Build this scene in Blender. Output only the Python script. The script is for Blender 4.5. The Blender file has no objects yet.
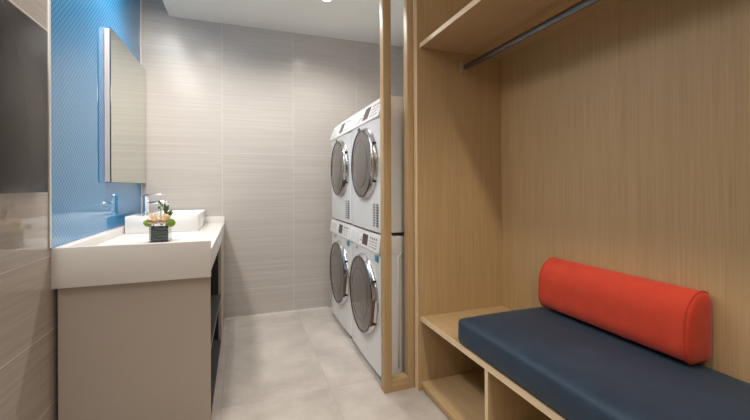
import bpy, bmesh, math, random
from mathutils import Vector, Matrix
random.seed(7)
R = math.radians
scene = bpy.context.scene
C = scene.collection

# ------------------------------------------------------------------ camera
cam_d = bpy.data.cameras.new('camera')
cam_d.sensor_width = 36.0
cam_d.lens = 374.0 / 750.0 * 36.0
cam_d.shift_y = -23.7 / 750.0
cam_d.clip_start = 0.02
cam = bpy.data.objects.new('camera', cam_d)
C.objects.link(cam)
YAW = R(19.57)
cam.matrix_world = (Matrix.Translation((0, 0, 1.2)) @ Matrix.Rotation(-YAW, 4, 'Z')
                    @ Matrix.Rotation(R(90), 4, 'X') @ Matrix.Rotation(-0.0038, 4, 'Z'))
scene.camera = cam

# ------------------------------------------------------------------ world, exposure, lights
w = bpy.data.worlds.new('world'); scene.world = w; w.use_nodes = True
w.node_tree.nodes['Background'].inputs[0].default_value = (0.9, 0.93, 1.0, 1)
w.node_tree.nodes['Background'].inputs[1].default_value = 0.3
scene.view_settings.view_transform = 'Standard'
scene.view_settings.look = 'None'
scene.view_settings.gamma = 1.0
scene.view_settings.use_curve_mapping = False
scene.view_settings.exposure = 0.0

def area(name, loc, direction, sx, sy, power, col):
    l = bpy.data.lights.new(name, 'AREA'); l.shape = 'RECTANGLE'; l.size = sx; l.size_y = sy
    l.energy = power; l.color = col
    o = bpy.data.objects.new(name, l); C.objects.link(o); o.location = loc
    o.rotation_euler = Vector(direction).to_track_quat('-Z', 'Y').to_euler()
    return o

def spot(name, loc, power, col, size=150, blend=0.6, rad=0.04, aim=(0, 0, -1)):
    l = bpy.data.lights.new(name, 'SPOT'); l.energy = power; l.color = col
    l.spot_size = R(size); l.spot_blend = blend; l.shadow_soft_size = rad
    o = bpy.data.objects.new(name, l); C.objects.link(o); o.location = loc
    o.rotation_euler = Vector(aim).to_track_quat('-Z', 'Y').to_euler()
    return o

WARM = (1.0, 0.86, 0.70); NEUT = (1.0, 0.955, 0.90)
CEIL = 2.68
# linear lamp in the ceiling slot along the left wall
cove = area('cove_lamp', (-0.70, 1.72, 2.745), (0, 0, -1), 0.20, 2.5, 40, NEUT)
area('rear_fill_added', (0.35, -0.95, 2.66), (0.12, 0.75, -0.65), 1.2, 0.5, 13, (1.0, 0.90, 0.78))  # unseen soft fill, added behind the camera to brighten surfaces facing it
LAMPS = [((0.633, 2.90), 58, NEUT), ((-0.32, 2.9), 42, NEUT), ((0.64, -0.46), 75, WARM), ((0.66, 0.62), 48, WARM)]  # last entry is an added lamp, brightening the bench board and cushion

# ------------------------------------------------------------------ materials
def newmat(name):
    m = bpy.data.materials.new(name); m.use_nodes = True
    nt = m.node_tree; b = nt.nodes['Principled BSDF']
    return m, nt, b

def N(nt, t, **k):
    n = nt.nodes.new(t)
    for a, v in k.items(): setattr(n, a, v)
    return n

def plain(name, col, rough=0.5, metal=0.0, spec=0.5, coat=0.0, bump=0.0, bscale=200):
    m, nt, b = newmat(name)
    b.inputs['Base Color'].default_value = (*col, 1)
    b.inputs['Roughness'].default_value = rough
    b.inputs['Metallic'].default_value = metal
    b.inputs['Specular IOR Level'].default_value = spec
    b.inputs['Coat Weight'].default_value = coat
    tc = N(nt, 'ShaderNodeTexCoord'); no = N(nt, 'ShaderNodeTexNoise')
    no.inputs['Scale'].default_value = bscale
    nt.links.new(tc.outputs['Object'], no.inputs['Vector'])
    if bump > 0:
        bp = N(nt, 'ShaderNodeBump'); bp.inputs['Strength'].default_value = bump
        bp.inputs['Distance'].default_value = 0.002
        nt.links.new(no.outputs['Fac'], bp.inputs['Height'])
        nt.links.new(bp.outputs['Normal'], b.inputs['Normal'])
    else:
        mp = N(nt, 'ShaderNodeMapRange'); mp.inputs['To Min'].default_value = max(0, rough - 0.03)
        mp.inputs['To Max'].default_value = min(1, rough + 0.03)
        nt.links.new(no.outputs['Fac'], mp.inputs['Value'])
        nt.links.new(mp.outputs['Result'], b.inputs['Roughness'])
    return m

def ramp(nt, stops):
    r = N(nt, 'ShaderNodeValToRGB'); el = r.color_ramp.elements
    el[0].position, el[0].color = stops[0][0], (*stops[0][1], 1)
    el[1].position, el[1].color = stops[-1][0], (*stops[-1][1], 1)
    for p, c in stops[1:-1]:
        e = el.new(p); e.color = (*c, 1)
    return r

def wood(name, grain='Z', a=(0.45, 0.315, 0.165), c=(0.59, 0.425, 0.235)):
    m, nt, b = newmat(name)
    tc = N(nt, 'ShaderNodeTexCoord')
    def layer(scale, along, detail):
        mp = N(nt, 'ShaderNodeMapping')
        s = [scale] * 3; s['XYZ'.index(grain)] = along
        mp.inputs['Scale'].default_value = s
        no = N(nt, 'ShaderNodeTexNoise'); no.inputs['Scale'].default_value = 1
        no.inputs['Detail'].default_value = detail
        nt.links.new(tc.outputs['Object'], mp.inputs['Vector']); nt.links.new(mp.outputs['Vector'], no.inputs['Vector'])
        return no
    n1 = layer(240, 3.0, 3); n2 = layer(28, 0.8, 2)
    mx = N(nt, 'ShaderNodeMix', data_type='FLOAT'); mx.inputs[0].default_value = 0.28
    nt.links.new(n1.outputs['Fac'], mx.inputs[2]); nt.links.new(n2.outputs['Fac'], mx.inputs[3])
    r = ramp(nt, [(0.30, a), (0.70, c)])
    nt.links.new(mx.outputs[0], r.inputs['Fac']); nt.links.new(r.outputs['Color'], b.inputs['Base Color'])
    b.inputs['Roughness'].default_value = 0.45
    b.inputs['Specular IOR Level'].default_value = 0.35
    bp = N(nt, 'ShaderNodeBump'); bp.inputs['Strength'].default_value = 0.15; bp.inputs['Distance'].default_value = 0.001
    nt.links.new(mx.outputs[0], bp.inputs['Height']); nt.links.new(bp.outputs['Normal'], b.inputs['Normal'])
    return m

def math_n(nt, op, a, b=None):
    n = N(nt, 'ShaderNodeMath', operation=op)
    for i, v in enumerate((a, b)):
        if v is None: continue
        if hasattr(v, 'links'): nt.links.new(v, n.inputs[i])
        else: n.inputs[i].default_value = v
    return n.outputs[0]

def tile(name, hor, hoff, tw, voff, th, a, c, grout, rough, streak=True, gw=0.004, vert='Z', spec=0.5):
    """large stone-look tiles; hor = axis letter of the horizontal joints' run"""
    m, nt, b = newmat(name)
    tc = N(nt, 'ShaderNodeTexCoord'); sep = N(nt, 'ShaderNodeSeparateXYZ')
    nt.links.new(tc.outputs['Object'], sep.inputs[0])
    def joint(ax, off, size):
        v = math_n(nt, 'DIVIDE', math_n(nt, 'SUBTRACT', sep.outputs[ax], off), size)
        f = math_n(nt, 'FRACT', v)
        d = math_n(nt, 'MINIMUM', f, math_n(nt, 'SUBTRACT', 1.0, f))
        return math_n(nt, 'LESS_THAN', math_n(nt, 'MULTIPLY', d, size), gw / 2), math_n(nt, 'FLOOR', v)
    j1, id1 = joint(hor, hoff, tw); j2, id2 = joint(vert, voff, th)
    j = math_n(nt, 'MAXIMUM', j1, j2)
    mp = N(nt, 'ShaderNodeMapping')
    mp.inputs['Scale'].default_value = (1.3, 1.3, 60) if streak else (3, 3, 3)
    nt.links.new(tc.outputs['Object'], mp.inputs['Vector'])
    shift = N(nt, 'ShaderNodeCombineXYZ')
    nt.links.new(math_n(nt, 'MULTIPLY', id1, 3.7), shift.inputs[0]); nt.links.new(math_n(nt, 'MULTIPLY', id2, 5.3), shift.inputs[1])
    va = N(nt, 'ShaderNodeVectorMath', operation='ADD')
    nt.links.new(mp.outputs[0], va.inputs[0]); nt.links.new(shift.outputs[0], va.inputs[1])
    no = N(nt, 'ShaderNodeTexNoise'); no.inputs['Scale'].default_value = 1; no.inputs['Detail'].default_value = 5 if streak else 9
    no.inputs['Roughness'].default_value = 0.55 if streak else 0.65
    nt.links.new(va.outputs[0], no.inputs['Vector'])
    r = ramp(nt, [(0.32, a), (0.68, c)])
    nt.links.new(no.outputs['Fac'], r.inputs['Fac'])
    mx = N(nt, 'ShaderNodeMix', data_type='RGBA')
    nt.links.new(j, mx.inputs[0]); nt.links.new(r.outputs['Color'], mx.inputs[6]); mx.inputs[7].default_value = (*grout, 1)
    nt.links.new(mx.outputs[2], b.inputs['Base Color'])
    ro = math_n(nt, 'ADD', math_n(nt, 'MULTIPLY', j, 0.4), rough)
    nt.links.new(ro, b.inputs['Roughness'])
    b.inputs['Specular IOR Level'].default_value = spec
    bp = N(nt, 'ShaderNodeBump', invert=True); bp.inputs['Strength'].default_value = 0.3; bp.inputs['Distance'].default_value = 0.001
    nt.links.new(j, bp.inputs['Height']); nt.links.new(bp.outputs['Normal'], b.inputs['Normal'])
    return m

def blue_glass():
    m, nt, b = newmat('blue_glass')
    tc = N(nt, 'ShaderNodeTexCoord'); sep = N(nt, 'ShaderNodeSeparateXYZ')
    nt.links.new(tc.outputs['Object'], sep.inputs[0])
    def lines(sign):
        s = math_n(nt, 'ADD', sep.outputs['Y'], math_n(nt, 'MULTIPLY', sep.outputs['Z'], sign))
        f = math_n(nt, 'FRACT', math_n(nt, 'DIVIDE', s, 0.030))
        return math_n(nt, 'LESS_THAN', f, 0.30)
    l = math_n(nt, 'MULTIPLY', math_n(nt, 'ADD', lines(1.0), lines(-1.0)), 0.5)
    mx = N(nt, 'ShaderNodeMix', data_type='RGBA')
    nt.links.new(l, mx.inputs[0])
    mx.inputs[6].default_value = (0.012, 0.21, 0.48, 1); mx.inputs[7].default_value = (0.12, 0.40, 0.68, 1)
    nt.links.new(mx.outputs[2], b.inputs['Base Color'])
    b.inputs['Roughness'].default_value = 0.015
    b.inputs['IOR'].default_value = 2.1
    return m

def fabric(name, col, col2, rough=0.85, sheen=0.2, scale=900):
    m, nt, b = newmat(name)
    tc = N(nt, 'ShaderNodeTexCoord')
    n1 = N(nt, 'ShaderNodeTexNoise'); n1.inputs['Scale'].default_value = 14; n1.inputs['Detail'].default_value = 4
    n2 = N(nt, 'ShaderNodeTexNoise'); n2.inputs['Scale'].default_value = scale
    nt.links.new(tc.outputs['Object'], n1.inputs['Vector']); nt.links.new(tc.outputs['Object'], n2.inputs['Vector'])
    r = ramp(nt, [(0.3, col), (0.75, col2)])
    nt.links.new(n1.outputs['Fac'], r.inputs['Fac']); nt.links.new(r.outputs['Color'], b.inputs['Base Color'])
    b.inputs['Roughness'].default_value = rough
    b.inputs['Sheen Weight'].default_value = sheen
    bp = N(nt, 'ShaderNodeBump'); bp.inputs['Strength'].default_value = 0.12; bp.inputs['Distance'].default_value = 0.001
    nt.links.new(n2.outputs['Fac'], bp.inputs['Height'])
    b2 = N(nt, 'ShaderNodeBump'); b2.inputs['Strength'].default_value = 0.25; b2.inputs['Distance'].default_value = 0.01
    nt.links.new(n1.outputs['Fac'], b2.inputs['Height']); nt.links.new(bp.outputs['Normal'], b2.inputs['Normal'])
    nt.links.new(b2.outputs['Normal'], b.inputs['Normal'])
    return m

def glass(name, col=(1, 1, 1), rough=0.0, ior=1.45):
    m, nt, b = newmat(name)
    b.inputs['Base Color'].default_value = (*col, 1); b.inputs['Transmission Weight'].default_value = 1
    b.inputs['Roughness'].default_value = rough; b.inputs['IOR'].default_value = ior
    return m

def emit(name, col, s):
    m, nt, b = newmat(name)
    b.inputs['Emission Color'].default_value = (*col, 1); b.inputs['Emission Strength'].default_value = s
    return m

M = dict(
    woodv=wood('oak_vertical', 'Z'), woody=wood('oak_lengthwise', 'Y'), woodx=wood('oak_crosswise', 'X'),
    lip=wood('oak_lipping', 'Y', (0.76, 0.58, 0.37), (0.84, 0.68, 0.47)), lipv_lit=wood('oak_lipping_vertical_lit', 'Z', (0.76, 0.58, 0.37), (0.84, 0.68, 0.47)),  # vertical lipping paled: cove light on these edges is in the colour
    tile_back=tile('stone_tile_back', 'X', -0.168, 0.633, 0.256, 1.25, (0.515, 0.475, 0.44), (0.585, 0.55, 0.515), (0.66, 0.63, 0.59), 0.20, spec=0.2),
    tile_left_shaded=tile('stone_tile_left_shaded', 'Y', 0.85, 1.25, 0.229, 0.333, (0.43, 0.375, 0.33), (0.52, 0.465, 0.415), (0.62, 0.56, 0.50), 0.015, spec=0.95),  # same tile as the back wall, its dimmer light put into the colour
    floor=tile('stone_tile_floor', 'X', -0.11, 0.6, 0.99, 1.2, (0.42, 0.385, 0.35), (0.62, 0.575, 0.53), (0.45, 0.41, 0.37), 0.30, streak=False, gw=0.003, vert='Y', spec=0.4),
    plaster=plain('ceiling_paint', (0.80, 0.79, 0.76), 0.8),
    quartz=plain('white_quartz', (0.80, 0.78, 0.755), 0.25),
    laminate=plain('beige_laminate', (0.48, 0.42, 0.36), 0.4),
    dark=plain('dark_laminate', (0.025, 0.023, 0.025), 0.5),
    shelfglass=plain('grey_shelf', (0.08, 0.08, 0.08), 0.3),
    ceramic=plain('white_ceramic', (0.84, 0.83, 0.82), 0.08, coat=0.3),
    chrome=plain('chrome', (0.82, 0.83, 0.85), 0.08, metal=1),
    steel=plain('dark_steel', (0.22, 0.205, 0.195), 0.38, metal=1),
    alu=plain('aluminium', (0.75, 0.74, 0.74), 0.3, metal=1),
    side=plain('pale_metal_side', (0.66, 0.60, 0.60), 0.45),
    mirror=plain('mirror_silver', (0.72, 0.75, 0.70), 0.0, metal=1),
    black=plain('black_trim', (0.015, 0.014, 0.014), 0.35),
    screen=plain('dark_screen_glass', (0.045, 0.037, 0.034), 0.2, spec=0.05),
    enamel=plain('white_enamel', (0.80, 0.82, 0.84), 0.22, coat=0.3),
    enamel2=plain('white_enamel_panel', (0.84, 0.83, 0.83), 0.3),
    grey=plain('grey_plastic', (0.20, 0.20, 0.21), 0.4),
    ring=plain('silver_ring', (0.62, 0.61, 0.62), 0.16, metal=0.9),
    rim=plain('dark_chrome', (0.10, 0.10, 0.11), 0.2, metal=0.8),
    doorglass=plain('smoked_door_glass', (0.13, 0.115, 0.105), 0.09, coat=0.2),
    drum=plain('drum_grey', (0.34, 0.33, 0.31), 0.3, metal=0.6),
    display=plain('display_dark', (0.045, 0.03, 0.028), 0.15),
    ink=plain('grey_print', (0.25, 0.25, 0.30), 0.6),
    teal=plain('teal_sticker', (0.04, 0.32, 0.42), 0.4),
    amber=plain('amber_handle', (0.13, 0.08, 0.05), 0.3),
    navy=fabric('navy_fabric', (0.010, 0.030, 0.060), (0.015, 0.041, 0.078), 0.6, 0.06),
    red=fabric('orange_red_fabric', (0.57, 0.040, 0.012), (0.64, 0.055, 0.018), 0.8, 0.15),
    redseam=fabric('orange_red_seam', (0.50, 0.03, 0.01), (0.56, 0.04, 0.012), 0.8, 0.1),
    glass=glass('clear_glass'),
    leaf=plain('dark_leaf', (0.02, 0.06, 0.022), 0.6),
    green=plain('green_flower', (0.22, 0.34, 0.04), 0.8, bump=0.6, bscale=120),
    stem=plain('green_stem', (0.06, 0.13, 0.04), 0.5),
    peach=plain('peach_petal', (0.93, 0.74, 0.55), 0.7),
    cream=plain('cream_petal', (0.92, 0.84, 0.66), 0.6),
    lamp=emit('lamp_lens', (1.0, 0.93, 0.85), 12),
    blue=blue_glass(),
)

# ------------------------------------------------------------------ mesh helpers
class MB:
    def __init__(s): s.bm = bmesh.new()
    def box(s, x0, x1, y0, y1, z0, z1, bev=0.0, seg=2):
        t = bmesh.new()
        r = bmesh.ops.create_cube(t, size=1)
        for v in t.verts:
            v.co = Vector((x0 + (v.co.x + .5) * (x1 - x0), y0 + (v.co.y + .5) * (y1 - y0), z0 + (v.co.z + .5) * (z1 - z0)))
        if bev > 0: bmesh.ops.bevel(t, geom=list(t.edges), offset=bev, segments=seg, profile=0.5, affect='EDGES')
        s.merge(t); return s
    def merge(s, t, mat=None):
        if mat is not None: t.transform(mat)
        me = bpy.data.meshes.new('tmp'); t.to_mesh(me); s.bm.from_mesh(me); bpy.data.meshes.remove(me); t.free()
    def prism(s, pts, axis, a0, a1, bev=0.0, seg=2):
        """closed 2-D outline swept along axis; pts are the two other coordinates in xyz order"""
        t = bmesh.new()
        def mk(p, a):
            l = list(p); l.insert('XYZ'.index(axis), a); return t.verts.new(l)
        A = [mk(p, a0) for p in pts]; B = [mk(p, a1) for p in pts]
        n = len(pts); t.faces.new(A); t.faces.new(B[::-1])
        for i in range(n): t.faces.new((A[i], B[i], B[(i + 1) % n], A[(i + 1) % n]))
        bmesh.ops.recalc_face_normals(t, faces=t.faces)
        if bev > 0: bmesh.ops.bevel(t, geom=list(t.edges), offset=bev, segments=seg, profile=0.5, affect='EDGES')
        s.merge(t); return s
    def lathe(s, prof, n=48, mat=None):
        """profile of (r, h) about local Z"""
        t = bmesh.new(); rings = []
        for r, h in prof:
            if r < 1e-6: rings.append([t.verts.new((0, 0, h))])
            else: rings.append([t.verts.new((r * math.cos(2 * math.pi * k / n), r * math.sin(2 * math.pi * k / n), h)) for k in range(n)])
        for A, B in zip(rings, rings[1:]):
            for k in range(n):
                k2 = (k + 1) % n
                if len(A) == 1 and len(B) == 1: break
                if len(A) == 1: t.faces.new((A[0], B[k], B[k2]))
                elif len(B) == 1: t.faces.new((A[k], B[0], A[k2]))
                else: t.faces.new((A[k], B[k], B[k2], A[k2]))
        bmesh.ops.recalc_face_normals(t, faces=t.faces)
        s.merge(t, mat); return s
    def tube(s, pts, r, n=10, cap=True, closed=False):
        t = bmesh.new(); P = [Vector(p) for p in pts]; m = len(P)
        rs = r if isinstance(r, (list, tuple)) else [r] * m
        rings = []; up = None
        for i, p in enumerate(P):
            if closed: d = (P[(i + 1) % m] - P[i - 1]).normalized()
            else: d = (P[min(i + 1, m - 1)] - P[max(i - 1, 0)]).normalized()
            if up is None:
                up = Vector((0, 0, 1)) if abs(d.z) < .9 else Vector((1, 0, 0))
            u = (up - d * up.dot(d)).normalized(); up = u; v = d.cross(u)
            rings.append([t.verts.new(p + rs[i] * (math.cos(2 * math.pi * k / n) * u + math.sin(2 * math.pi * k / n) * v)) for k in range(n)])
        pairs = list(zip(rings, rings[1:])) + ([(rings[-1], rings[0])] if closed else [])
        for A, B in pairs:
            for k in range(n): t.faces.new((A[k], A[(k + 1) % n], B[(k + 1) % n], B[k]))
        if cap and not closed: t.faces.new(rings[0][::-1]); t.faces.new(rings[-1])
        bmesh.ops.recalc_face_normals(t, faces=t.faces)
        s.merge(t); return s
    def build(s, name, mat, parent=None, smooth=False, label=None):
        me = bpy.data.meshes.new(name); s.bm.to_mesh(me); s.bm.free()
        me.materials.append(mat)
        if smooth:
            for p in me.polygons: p.use_smooth = True
            if smooth != 'all':
                me.set_sharp_from_angle(angle=R(35))
        o = bpy.data.objects.new(name, me); C.objects.link(o)
        if parent: o.parent = parent
        if label: o['label'] = label
        return o

def thing(name, label, cat, loc=(0, 0, 0), group=None):
    o = bpy.data.objects.new(name, None); C.objects.link(o); o.location = loc
    o.empty_display_size = 0.05
    return tag(o, label, cat, group)

def tag(o, label, cat, group=None):
    o['label'] = label; o['category'] = cat
    if group: o['group'] = group
    return o

def struct(name, mb, mat, smooth=False):
    o = mb.build(name, mat, None, smooth); o['kind'] = 'structure'; return o

def copy_tree(o, parent=None):
    c = o.copy(); C.objects.link(c); c.parent = parent
    for ch in list(o.children): copy_tree(ch, c)
    return c

# ------------------------------------------------------------------ the room
XL, XR, YB, YF = -0.806, 1.64, 3.65, -1.7
XS = -0.59                      # right edge of the ceiling slot
struct('floor', MB().box(XL - .1, XR + .1, YF - .1, YB + .1, -0.1, 0), M['floor'])
struct('ceiling', MB().box(XS, XR + .1, YF - .1, YB + .1, CEIL, 3.1).box(XL, XS, YF, 0.45, CEIL, 3.1)
       .box(XL - .1, XS, YF, YB + .1, 3.0, 3.1), M['plaster'])
struct('wall_back', MB().box(XL - .1, XR + .1, YB, YB + .1, 0, 3.1), M['tile_back'])
struct('wall_left', MB().box(XL - .1, XL, YF, YB, 0, 3.1), M['tile_left_shaded'])
struct('wall_right', MB().box(XR, XR + .1, YF, YB, 0, CEIL), M['tile_left_shaded'])
struct('wall_front', MB().box(XL - .1, XR + .1, YF - .1, YF, 0, CEIL), M['plaster'])
struct('trim_1', MB().box(XL, XL + .005, 2.040, 2.055, 0.93, 3.0), M['quartz'])
struct('trim_2', MB().box(XL, XL + .010, 3.628, 3.65, 0.94, 3.0), M['quartz'])
struct('baseboard_back', MB().box(-0.16, 0.8, YB - .006, YB, 0, 0.012), M['quartz'])

gp = MB().box(XL, XL + .004, 2.056, 3.628, 0.93, 3.0).build('blue_glass_panel', M['blue'])
tag(gp, 'glossy blue glass wall panel with fine diagonal lattice pattern above the vanity', 'wall panel')

# recessed downlights
def downlight(x, y, label, power, col, **k):
    t = thing('ceiling_light', label, 'ceiling light', (x, y, CEIL), 'recessed ceiling downlights')
    MB().lathe([(0.036, 0), (0.048, 0.0), (0.048, -0.004), (0.036, -0.006), (0.034, -0.002), (0.036, 0)], 32).build('trim_ring', M['enamel2'], t, True)
    MB().lathe([(0, -0.0025), (0.034, -0.0025)], 32).build('lens', M['lamp'], t, True)
    s = spot('downlight_lamp', (x, y, CEIL - 0.012), power, col, k.get('size', 150), k.get('blend', 0.7), 0.034, k.get('aim', (0, 0, -1)))
    return t
labels = ['small round recessed ceiling light at the top edge, in front of the washing machines',
          'recessed ceiling light above the vanity counter, seen only as a glint in the mirror cabinet',
          'recessed ceiling light behind the viewpoint near the bench', 'added unseen ceiling light that brightens the oak bench and navy cushion']
for (xy, pw, col), lb in zip(LAMPS, labels):
    downlight(xy[0], xy[1], lb, pw, col, **(dict(size=88, blend=0.8, aim=(0.38, 0.48, -0.8)) if xy[1] < 0 else dict(size=100, blend=0.7, aim=(0.12, 0.08, -1)) if xy[1] < 1 else {}))

# ------------------------------------------------------------------ wall screen
t = thing('wall_screen', 'dark glossy flat television panel mounted on the left tiled wall', 'television', (XL, 1.41, 1.520))
MB().box(0, 0.02, -0.50, 0.50, -0.30, 0.30).build('back_housing', M['black'], t)
MB().box(0.02, 0.032, -0.547, 0.547, -0.340, 0.340, 0.002).build('screen', M['screen'], t, True)

# ------------------------------------------------------------------ vanity
VX, VY0, VT, UP = -0.150, 2.06, 0.882, 0.928
v = thing('vanity_cabinet', 'beige laminate vanity cabinet with open dark shelves under the white counter', 'cabinet', (XL, VY0, 0))
D = VX - XL - 0.005; L = YB - VY0
MB().box(0.016, D, 0.022, 0.045, 0, 0.748).build('end_panel', M['laminate'], v)
MB().box(D - 0.02, D, 1.07, L, 0, 0.77).build('front_panel', M['laminate'], v)
MB().box(0.0, D - 0.02, 1.07, 1.09, 0, 0.76).build('divider', M['dark'], v)
MB().box(0.26, 0.28, 0.045, 1.07, 0, 0.76).build('back_panel', M['dark'], v)
for z in (0.37, 0.02):
    MB().box(0.28, D, 0.045, 1.07, z - 0.018, z, 0.002).build('shelf', M['shelfglass'], v)
MB().box(0.28, D - .02, 0.045, 1.07, 0.755, 0.77).build('top_panel', M['dark'], v)

ct = thing('countertop', 'white stone vanity countertop with raised edges and deep apron', 'countertop', (XL, VY0, 0))
DX = VX - XL
MB().box(0, DX, 0.022, L, 0.772, VT, 0.002).build('slab', M['quartz'], ct, True)
MB().box(0, DX, 0, 0.0215, 0.745, UP, 0.0015).build('end_apron', M['quartz'], ct, True)
MB().box(0.0, 0.05, 0.0225, L, VT + 0.0002, UP, 0.0015).build('upstand', M['quartz'], ct, True)
MB().box(0.0505, DX, L - 0.02, L, VT + 0.0002, UP + .006, 0.0015).build('upstand', M['quartz'], ct, True)

# vessel basin
bx0, bx1, by0, by1 = -0.752, -0.298, 2.96, 3.625
b = thing('vessel_basin', 'white rectangular ceramic vessel basin standing on the counter', 'sink', (bx0, by0, VT))
mb = MB(); W_, L_, H_ = bx1 - bx0, by1 - by0, 0.118
t_ = bmesh.new()
bmesh.ops.create_cube(t_, size=1)
for vv in t_.verts: vv.co = Vector(((vv.co.x + .5) * W_, (vv.co.y + .5) * L_, (vv.co.z + .5) * H_))
top = [f for f in t_.faces if f.normal.z > .9][0]
r = bmesh.ops.inset_region(t_, faces=[top], thickness=0.012)
for vv in top.verts:                         # wider tap deck beside the wall
    if vv.co.x < W_ / 2: vv.co.x = 0.115
    vv.co.y = 0.015 if vv.co.y < L_ / 2 else L_ - 0.015
ex = bmesh.ops.extrude_face_region(t_, geom=[top])
bmesh.ops.translate(t_, verts=[g for g in ex['geom'] if isinstance(g, bmesh.types.BMVert)], vec=(0, 0, -0.085))
if top.is_valid: t_.faces.remove(top)
bot = [f for f in t_.faces if f.normal.z > .9 and f.calc_center_median().z < H_ - .05][0]
for vv in bot.verts:
    c_ = bot.calc_center_median(); vv.co.x += (c_.x - vv.co.x) * .12; vv.co.y += (c_.y - vv.co.y) * .1
bmesh.ops.bevel(t_, geom=list(t_.edges), offset=0.005, segments=2, profile=0.5, affect='EDGES')
mb.merge(t_); mb.build('bowl', M['ceramic'], b, True)
MB().lathe([(0, 0.0365), (0.022, 0.0365), (0.024, 0.034), (0.024, 0.03)], 24, Matrix.Translation((0.28, 0.28, 0))).build('drain', M['chrome'], b, True)

# faucet on the basin's tap deck
f = thing('basin_faucet', 'chrome single lever basin faucet on the wall side rim of the basin', 'faucet', (-0.700, 3.31, VT + 0.1182))
MB().lathe([(0, 0), (0.026, 0), (0.026, 0.006), (0.021, 0.010), (0.020, 0.115), (0.023, 0.120), (0.023, 0.136), (0, 0.138)], 28).build('body', M['chrome'], f, True)
MB().tube([(0.01, 0, 0.075), (0.08, 0, 0.082), (0.135, 0, 0.084), (0.150, 0, 0.076), (0.150, 0, 0.066)], [0.013, 0.0125, 0.012, 0.011, 0.010], 14).build('spout', M['chrome'], f, 'all')
MB().box(-0.01, 0.135, -0.008, 0.008, 0.1385, 0.1455, 0.003).build('lever', M['chrome'], f, True)

# ------------------------------------------------------------------ mirror cabinet
mc = thing('mirror_cabinet', 'slim mirror cabinet with aluminium sides hung on the blue glass panel', 'mirror', (XL + .0042, 2.745, 1.235))
MB().box(0, 0.029, 0, 0.90, 0, 0.955, 0.001).build('cabinet_body', M['side'], mc)
MB().box(0.0291, 0.0335, -0.004, 0.902, -0.004, 0.96).build('door_frame', M['black'], mc)
MB().box(0.0336, 0.0355, -0.001, 0.902, -0.003, 0.959).build('mirror_glass', M['mirror'], mc)

# ------------------------------------------------------------------ vase and flowers
vc = (-0.452, 2.50)
va = thing('glass_vase', 'small square glass vase lined with dark green leaf on the counter', 'vase', (vc[0], vc[1], VT))
t_ = bmesh.new(); bmesh.ops.create_cube(t_, size=1)
for vv in t_.verts: vv.co = Vector((vv.co.x * .1, vv.co.y * .1, (vv.co.z + .5) * .098))
top = [f_ for f_ in t_.faces if f_.normal.z > .9][0]
bmesh.ops.inset_region(t_, faces=[top], thickness=0.004)
ex = bmesh.ops.extrude_face_region(t_, geom=[top])
bmesh.ops.translate(t_, verts=[g for g in ex['geom'] if isinstance(g, bmesh.types.BMVert)], vec=(0, 0, -0.09))
if top.is_valid: t_.faces.remove(top)
mb = MB(); mb.merge(t_); mb.build('glass_cube', M['glass'], va)
mb = MB()
for k in range(5):
    mb.box(-0.0455, 0.0455, -0.0455, 0.0455, 0.0095 + k * 0.0155, 0.0095 + (k + 1) * 0.0155 - .0008, 0.004, 1)
mb.build('leaf_lining', M['leaf'], va, True)

def rose_mesh(r, mat, parent):
    """layered cupped petals around a bud"""
    mb = MB()
    for ring, (n, rr, h, tilt) in enumerate([(3, .25, .55, 8), (5, .5, .45, 24), (6, .78, .3, 44), (7, 1.0, .12, 62)]):
        for k in range(n):
            t = bmesh.new(); a = 2 * math.pi * k / n + ring * .5
            g = [[None] * 5 for _ in range(5)]
            for i in range(5):
                for j in range(5):
                    u = (i / 4 - .5) * 2; w_ = j / 4
                    wd = .62 * rr * math.sin(math.pi * (0.18 + 0.62 * w_)) + .06
                    x = u * wd; z = w_ * .75; y = .14 * u * u * -1 + .22 * w_ * w_
                    g[i][j] = t.verts.new((x * r, y * r, z * r))
            for i in range(4):
                for j in range(4): t.faces.new((g[i][j], g[i + 1][j], g[i + 1][j + 1], g[i][j + 1]))
            mt = (Matrix.Rotation(a, 4, 'Z') @ Matrix.Translation((0, rr * .42 * r, (h - .35) * r)) @ Matrix.Rotation(-R(tilt), 4, 'X'))
            mb.merge(t, mt)
    t = bmesh.new(); bmesh.ops.create_icosphere(t, subdivisions=2, radius=.33 * r); mb.merge(t, Matrix.Translation((0, 0, .25 * r)))
    bmesh.ops.scale(mb.bm, vec=(1.0, 1.0, 1.35), verts=mb.bm.verts)
    o = mb.build('petals', mat, parent, 'all')
    return o

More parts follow.
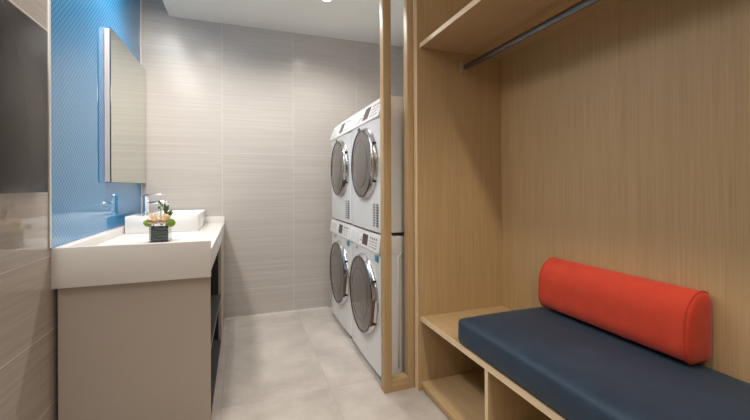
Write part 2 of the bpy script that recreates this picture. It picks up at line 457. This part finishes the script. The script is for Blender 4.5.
ZT = VT + 0.098
roses = [((-0.483, 2.470), 0.039, 'peach', 'large peach rose at the left front of the glass vase'),
         ((-0.420, 2.472), 0.038, 'peach', 'peach rose at the right front of the glass vase'),
         ((-0.450, 2.532), 0.033, 'cream', 'cream rose at the back of the glass vase')]
for (x, y), r_, mm, lb in roses:
    o = thing('rose', lb, 'flower', (x, y, ZT + .002), 'roses in the square vase')
    MB().tube([(0, 0, -0.010), (0, 0, 0.012)], 0.003, 8).build('stem', M['stem'], o, 'all')
    p = rose_mesh(r_, M[mm], o); p.location.z = 0.014
for (x, y), r_, lb in [((-0.508, 2.452), 0.018, 'pale green round button flower left of the roses'),
                       ((-0.392, 2.455), 0.024, 'bright green round button flower right of the roses'),
                       ((-0.530, 2.51), 0.015, 'small yellow green button flower at the far left of the vase')]:
    o = thing('button_flower', lb, 'flower', (x, y, ZT - .001), 'green button flowers in the vase')
    mb = MB()
    for k in range(90):
        ph = math.acos(1 - 2 * (k + .5) / 90); th = k * 2.39996
        d = Vector((math.sin(ph) * math.cos(th), math.sin(ph) * math.sin(th), math.cos(ph)))
        t = bmesh.new(); bmesh.ops.create_icosphere(t, subdivisions=1, radius=r_ * .2)
        mb.merge(t, Matrix.Translation(d * r_ * .85))
    mb.build('bloom', M['green'], o, 'all').location.z = 0.012
    dx = vc[0] - x
    MB().tube([(dx * .45, 0, -0.01), (0, 0, 0.005)], 0.0025, 8).build('stem', M['stem'], o, 'all')
def leaf_blade(mb, base, tip, wd):
    t = bmesh.new(); B = Vector(base); T = Vector(tip); d = T - B; s_ = Vector((1, 0, 0)).cross(d).cross(d).normalized()
    if s_.length < .1: s_ = Vector((1, 0, 0))
    n = 7; rows = []
    for i in range(n + 1):
        u = i / n; w_ = wd * math.sin(math.pi * min(.98, .08 + .9 * u)) ; c_ = B + d * u + Vector((0, -0.006 * math.sin(math.pi * u), 0))
        rows.append([t.verts.new(c_ - s_ * w_), t.verts.new(c_ + Vector((0, .003, 0))), t.verts.new(c_ + s_ * w_)])
    for a_, b_ in zip(rows, rows[1:]):
        for k in range(2): t.faces.new((a_[k], a_[k + 1], b_[k + 1], b_[k]))
    mb.merge(t)
tw = thing('leafy_sprig', 'thin upright sprig with buds rising from the left of the vase', 'flower', (-0.455, 2.52, ZT))
MB().tube([(0, 0, -0.006), (0.0, 0.004, 0.06), (-0.004, 0, 0.13)], [0.0024, 0.002, 0.0012], 8).build('stem', M['stem'], tw, 'all')
mb = MB()
for z, sx in ((0.125, 0), (0.112, .009), (0.098, -.008), (0.132, -.006)):
    t = bmesh.new(); bmesh.ops.create_icosphere(t, subdivisions=2, radius=.006); mb.merge(t, Matrix.Translation((-0.002 + sx, 0, z)) @ Matrix.Scale(1.5, 4, (0, 0, 1)))
mb.build('bud', M['stem'], tw, 'all')
tw = thing('leafy_sprig', 'leafy green sprig rising from the right of the vase', 'flower', (-0.425, 2.52, ZT))
MB().tube([(0, 0, -0.006), (0.002, 0, 0.06), (-0.008, 0, 0.118)], [0.0026, 0.002, 0.0014], 8).build('stem', M['stem'], tw, 'all')
mb = MB()
leaf_blade(mb, (0, 0, 0.05), (0.032, -0.005, 0.085), 0.008); leaf_blade(mb, (0, 0, 0.05), (-0.010, 0, 0.125), 0.011)
leaf_blade(mb, (0, 0, 0.03), (0.034, 0.01, 0.072), 0.008); leaf_blade(mb, (0, 0, 0.07), (0.010, 0, 0.115), 0.008); leaf_blade(mb, (0, 0, 0.02), (-0.004, -.01, 0.075), 0.009)
mb.build('leaf', M['stem'], tw, 'all')

# ------------------------------------------------------------------ laundry machines
WY = 0.662; WX = 0.800; JZ = 0.900; TZ = 1.768
def machine(kind, H, zc, rad):
    """front faces -X, body from y=0..WY, z=0..H, origin at the front lower right corner"""
    upper = kind == 'tumble_dryer'
    t = thing(kind, '', 'dryer' if upper else 'washing machine')
    z0 = 0.012 if upper else 0.028
    # bowed front: outline in (x, y)
    n = 10; front = [(-0.006 * math.sin(math.pi * i / n) - (0.004 if 0 < i < n else 0), 0.004 + (WY - .008) * i / n) for i in range(n + 1)]
    outline = [(0.745, 0.0), (0.004, 0.0)] + front + [(0.004, WY), (0.745, WY)]
    CP = H - 0.122 - (0.02 if upper else 0)         # lower edge of control panel
    mb = MB().prism(outline, 'Z', z0, CP)
    mb.box(0.03, 0.745, 0, WY, CP, H - (0.006 if upper else 0.012), 0.004)
    mb.build('body', M['enamel'], t, True)
    # slanted control panel
    sl = 0.045 if upper else 0.014
    x_b, x_t = -0.016, -0.016 + sl
    MB().prism([(0.03, CP + .001), (x_b + .004, CP + .001), (x_b, CP + .006), (x_t, H - 0.014), (x_t + .008, H - .004), (0.035, H - .002), (0.075, H - .003), (0.075, H - .02), (0.035, H - .02)], 'Y', 0.001, WY - .001).build('control_panel', M['enamel2'], t, True)
    cp = t.children[-1] if False else [c for c in t.children if c.name.startswith('control_panel')][0]
    def on_panel(y0, y1, f0, f1, name, mat, th=.0015, parent=cp):
        za, zb = CP + .006, H - .014
        P_ = [(x_b + (x_t - x_b) * f_ - o_, za + (zb - za) * f_) for f_, o_ in ((f0, 0), (f0, th), (f1, th), (f1, 0))]
        return MB().prism(P_, 'Y', y0, y1).build(name, mat, parent)
    on_panel(0.232, 0.342, 0.18, 0.88, 'display', M['display'])
    for r_ in range(4):
        for c_ in range(4):
            y_ = 0.055 + c_ * 0.038 ; f_ = 0.2 + r_ * 0.17
            on_panel(y_, y_ + (0.018 if r_ % 2 else 0.026), f_, f_ + (0.045 if r_ < 3 else .13), 'button', M['ink'])
    on_panel(0.36, 0.40, 0.35, 0.42, 'print_mark', M['ink']); on_panel(0.36, 0.385, 0.55, 0.60, 'print_mark', M['ink'])
    on_panel(0.42, 0.62, 0.18, 0.80, 'detergent_drawer', M['enamel'], .003)
    # door: convex, about axis -X
    Y0 = 0.280 if upper else 0.31
    rot = Matrix.Translation((-0.010, Y0, zc)) @ Matrix.Rotation(R(-90), 4, 'Y')
    r = rad
    ring = MB().lathe([(r + .006, -.004), (r + .007, .004), (r + .001, .012), (r - .008, .026), (r - .011, .029), (r - .018, .029), (r - .020, .024)], 72, rot).build('door_ring', M['ring'], t, 'all')
    MB().lathe([(r - .010, .0292), (r - .011, .0335), (r - .018, .0340), (r - .024, .031), (r - .024, .024)], 72, rot).build('door_rim', M['rim'], t, 'all')
    g = MB().lathe([(r - .022, .0300), (r - .04, .0315), (r * .7, .0365), (r * .35, .0400), (0, .041)], 72, rot).build('door_glass', M['doorglass'], t, 'all')
    MB().lathe([(r * .66, .0365), (r * .66, .0382), (r * .675, .0379), (r * .675, .0360)], 64, rot).build('glass_edge', M['rim'], g, 'all')
    # grip on the near side of the ring
    a0, a1 = (-26, 26) if upper else (-34, 8)
    pts = []
    for k in range(13):
        a = R(a0 + (a1 - a0) * k / 12)
        pts.append((-0.034 - .006 * math.sin(math.pi * k / 12), Y0 - math.cos(a) * (r - .004), zc + math.sin(a) * (r - .004)))
    MB().tube(pts, 0.010, 8).build('door_handle', M['ring'] if upper else M['amber'], t, 'all')
    for a in (-30, 30):
        MB().box(-.03, -.004, Y0 - math.cos(R(a)) * (r + .004) - .006, Y0 - math.cos(R(a)) * (r + .004) + .006, zc + math.sin(R(a)) * r - .008, zc + math.sin(R(a)) * r + .008, .002).build('hinge', M['black'], t)
    if upper:
        for cy in (0.05, 0.105):
            vt = MB()
            for k in range(9):
                vt.box(-.0095, -.0045, cy - .016, cy + .016, 0.045 + k * .0165, 0.045 + k * .0165 + .010)
            vt.build('vent_grille', M['grey'], t)
        MB().box(-.014, -.004, 0.395, 0.435, CP - .035, CP - .012, .003).build('maker_badge', M['black'], t)
    else:
        MB().box(-.0120, -.006, 0.035, 0.085, CP - .050, CP - .012, .001).build('sticker', M['teal'], t)
        MB().box(-.0120, -.009, 0.45, 0.50, CP - .030, CP - .014, .001).build('sticker', M['grey'], t)
        MB().prism([(0.02, 0.0), (0.02, 0.03), (-0.0, 0.03), (0.004, 0.0)], 'Y', 0.03, WY - .03).build('kick_plate', M['grey'], t)
    # embossed side panel
    e = MB() if not upper else None; x0_, x1_, za, zb = 0.115, 0.66, 0.07, H - .11
    if e: e.tube([(x0_, 0, za), (x0_, 0, zb - .03), (x0_ + .03, 0, zb), (x1_, 0, zb), (x1_, 0, za)], 0.006, 8)
    if e: e.build('side_emboss', M['enamel'], t, 'all')
    for x_ in (0.05, 0.69):
        for y_ in (0.05, WY - .05):
            MB().lathe([(0, 0), (.02, 0), (.02, z0), (0, z0)], 16, Matrix.Translation((x_, y_, 0))).build('foot', M['black'], t, True)
    return t
m1 = machine('washing_machine', JZ, 0.466, 0.266)
m1.location = (WX, 2.145, 0); m1['label'] = 'white front loading washing machine nearest the wooden frame, under a dryer'
m1['group'] = 'front loading washing machines'
m2 = machine('tumble_dryer', TZ - JZ, 1.352 - JZ, 0.238)
m2.location = (WX, 2.145, JZ + .0005); m2['label'] = 'white front loading dryer stacked on the washing machine nearest the frame'
m2['group'] = 'stacked dryers'
m3 = copy_tree(m1); m3.location = (WX, 2.145 + WY + .008, 0)
m3['label'] = 'white front loading washing machine in the far corner against the back wall'
m4 = copy_tree(m2); m4.location = (WX, 2.145 + WY + .008, JZ + .0005)
m4['label'] = 'white front loading dryer stacked on top in the far corner by the back wall'

# ------------------------------------------------------------------ oak frame at the end of the machines
fr = thing('wooden_frame', 'slender oak frame standing from floor to ceiling beside the washing machines', 'frame', (0.772, 2.022, 0))
MB().box(0, 0.048, 0, 0.056, 0, CEIL, .0015).build('post', M['woodv'], fr, True)
MB().box(0.153, 0.193, 0, 0.056, 0, CEIL, .0015).build('post', M['woodv'], fr, True)
MB().box(0.0485, 0.1525, 0, 0.056, 0, 0.072, .0015).build('bottom_rail', M['woodx'], fr, True)
MB().box(0.0485, 0.1525, 0, 0.056, CEIL - .07, CEIL, .0015).build('top_rail', M['woodx'], fr, True)

# ------------------------------------------------------------------ wardrobe with bench
CX, CY1, CY0, BX = 0.985, 1.978, -0.60, 1.56
wd = thing('wardrobe', 'built-in open oak wardrobe with a bench, cubbies and a high shelf', 'wardrobe', (CX, CY0, 0))
LY = CY1 - CY0; DP = BX - CX
MB().box(-0.018, DP + .03, LY, LY + 0.040, 0, CEIL).build('side_panel', M['woodv'], wd)
MB().box(-0.020, -0.0182, LY, LY + 0.040, 0, CEIL).build('front_edge', M['lipv_lit'], wd, label='oak edge strip, paled for the cove light falling on it')
MB().box(-0.018, DP + .03, -0.04, 0, 0, CEIL).build('side_panel', M['woodv'], wd)
MB().box(DP, DP + .03, 0, LY, 0, CEIL).build('back_panel', M['woodv'], wd)
sh = MB().box(0.003, DP, 0.0005, LY - .0005, 2.012, 2.036).build('shelf', M['woody'], wd)
MB().box(0, 0.003, 0.0005, LY - .0005, 2.011, 2.037).build('edge_strip', M['lip'], sh)
bp_ = MB().box(0.003, DP, 0.0005, LY - .0005, 0.410, 0.436).build('bench_board', M['woody'], wd)
MB().box(0, 0.003, 0.0005, LY - .0005, 0.409, 0.437).build('edge_strip', M['lip'], bp_)
MB().box(0.0, DP, 0.0005, LY - .0005, 0.030, 0.052).build('cubby_floor', M['woody'], wd)
MB().box(0.012, 0.03, 0.0005, LY - .0005, 0, 0.0295).build('plinth', M['woody'], wd)
for y_ in (1.345, 0.66, 0.0):
    d_ = MB().box(0.003, DP, y_ - CY0, y_ - CY0 + .02, 0.0525, 0.4095).build('divider', M['woodv'], wd)
    MB().box(0.0, 0.003, y_ - CY0, y_ - CY0 + .02, 0.0525, 0.4085).build('edge_strip', M['lipv_lit'], d_)

# clothes rail
cr = thing('clothes_rail', 'dark polished metal clothes rail under the high wardrobe shelf', 'rail', (1.285, CY0, 1.922))
oval = [(0.010 * math.cos(a), 0.0185 * math.sin(a)) for a in [2 * math.pi * k / 20 for k in range(20)]]
MB().prism(oval, 'Y', 0.0145, LY - 0.0145).build('bar', M['steel'], cr, True)
for y0_, y1_ in ((LY - .014, LY - .0005), (.0005, .014)):
    MB().prism([(-.026, -.034), (.022, -.034), (.022, .032), (-.026, .032)], 'Y', y0_, y1_, .003).build('end_bracket', M['alu'], cr, True)

# ------------------------------------------------------------------ bench cushion
def cushion_mesh(x0, x1, y0, y1, z0, z1, rad, crown, nx=16, ny=60, seed=1):
    """rounded, slightly crowned upholstered slab"""
    t = bmesh.new(); bmesh.ops.create_cube(t, size=1)
    for v_ in t.verts:
        v_.co = Vector((x0 + (v_.co.x + .5) * (x1 - x0), y0 + (v_.co.y + .5) * (y1 - y0), z0 + (v_.co.z + .5) * (z1 - z0)))
    for ax, k in ((0, nx), (1, ny), (2, 4)):
        es = [e for e in t.edges if abs((e.verts[0].co - e.verts[1].co)[ax]) > 1e-4 and abs((e.verts[0].co - e.verts[1].co).length - abs((e.verts[0].co - e.verts[1].co)[ax])) < 1e-6]
        bmesh.ops.subdivide_edges(t, edges=es, cuts=k, use_grid_fill=True)
    rnd = random.Random(seed)
    for v_ in t.verts:
        p = v_.co
        # rounding: pull into rounded box
        q = Vector((min(max(p.x, x0 + rad), x1 - rad), min(max(p.y, y0 + rad), y1 - rad), min(max(p.z, z0 + rad * .8), z1 - rad * .8)))
        d = p - q
        if d.length > 1e-6:
            m_ = max(abs(d.x) / rad, abs(d.y) / rad, abs(d.z) / (rad * .8))
            dn = Vector((d.x / rad, d.y / rad, d.z / (rad * .8)))
            l_ = dn.length
            if l_ > 0: dn *= m_ / l_
            v_.co = q + Vector((dn.x * rad, dn.y * rad, dn.z * rad * .8))
        u = (p.x - x0) / (x1 - x0); w_ = (p.y - y0) / (y1 - y0)
        if p.z > (z0 + z1) / 2:
            v_.co.z += crown * (math.sin(math.pi * min(max(u, 0), 1)) ** .6) * (min(1, math.sin(math.pi * min(max(w_, 0), 1)) * 4) ** .6)
    return t
bc = thing('bench_cushion', 'long navy blue upholstered seat cushion on the oak bench', 'cushion', (CX, 1.588, 0.4375))
mb = MB(); mb.merge(cushion_mesh(-0.005, DP - .003, -1.75, 0, 0, 0.122, 0.028, 0.016)); mb.build('cushion_body', M['navy'], bc, 'all')

# bolster
bo = thing('bolster_cushion', 'orange red upholstered bolster cushion leaning on the wardrobe back panel', 'cushion', (0, 0, 0))
ctrl = [(1.545, .585), (1.50, .583), (1.455, .584), (1.430, .598), (1.418, .63), (1.417, .68), (1.421, .74), (1.438, .785), (1.468, .815), (1.50, .828), (1.532, .826), (1.551, .81), (1.556, .76), (1.552, .66)]
def smooth_closed(P_, k):
    out = []; n = len(P_)
    for i in range(n):
        p0, p1, p2, p3 = P_[i - 1], P_[i], P_[(i + 1) % n], P_[(i + 2) % n]
        for j in range(k):
            s_ = j / k
            out.append(tuple(.5 * ((2 * p1[a]) + (-p0[a] + p2[a]) * s_ + (2 * p0[a] - 5 * p1[a] + 4 * p2[a] - p3[a]) * s_ ** 2 + (-p0[a] + 3 * p1[a] - 3 * p2[a] + p3[a]) * s_ ** 3) for a in (0, 1)))
    return out
prof = smooth_closed(ctrl, 4)
cx_ = sum(p[0] for p in prof) / len(prof); cz_ = sum(p[1] for p in prof) / len(prof)
Y0_, Y1_ = 0.850, 1.508
def ringat(y, s_): return [(cx_ + (p[0] - cx_) * s_, y, cz_ + (p[1] - cz_) * s_) for p in prof]
bo.location = (cx_, (Y0_ + Y1_) / 2, 0.5830)
def bolster_part(rows, cap0=False, cap1=False):
    t = bmesh.new(); RR = []
    for y, s_ in rows: RR.append([t.verts.new((Vector(q) - bo.location)) for q in ringat(y, s_)])
    for A, B in zip(RR, RR[1:]):
        n = len(A)
        for k in range(n): t.faces.new((A[k], A[(k + 1) % n], B[(k + 1) % n], B[k]))
    if cap0: t.faces.new(RR[0])
    if cap1: t.faces.new(RR[-1][::-1])
    bmesh.ops.recalc_face_normals(t, faces=t.faces)
    mb = MB(); mb.merge(t); return mb
ny = 24
rows = [(Y0_ + (Y1_ - Y0_) * i / ny, 1.0 - .012 * (abs(2 * i / ny - 1) ** 6) + .004 * math.sin(i * 1.7)) for i in range(ny + 1)]
bolster_part(rows).build('cover', M['red'], bo, 'all')
for y_, sg in ((Y0_, -1), (Y1_, 1)):
    bolster_part([(y_, .985), (y_ + sg * .006, .96), (y_ + sg * .012, .88), (y_ + sg * .015, .6), (y_ + sg * .016, .2), (y_ + sg * .016, .01)]).build('end_cap', M['red'], bo, 'all')
    MB().tube([Vector(q) - bo.location for q in ringat(y_, .992)], .0032, 8, closed=True).build('piping', M['redseam'], bo, 'all')
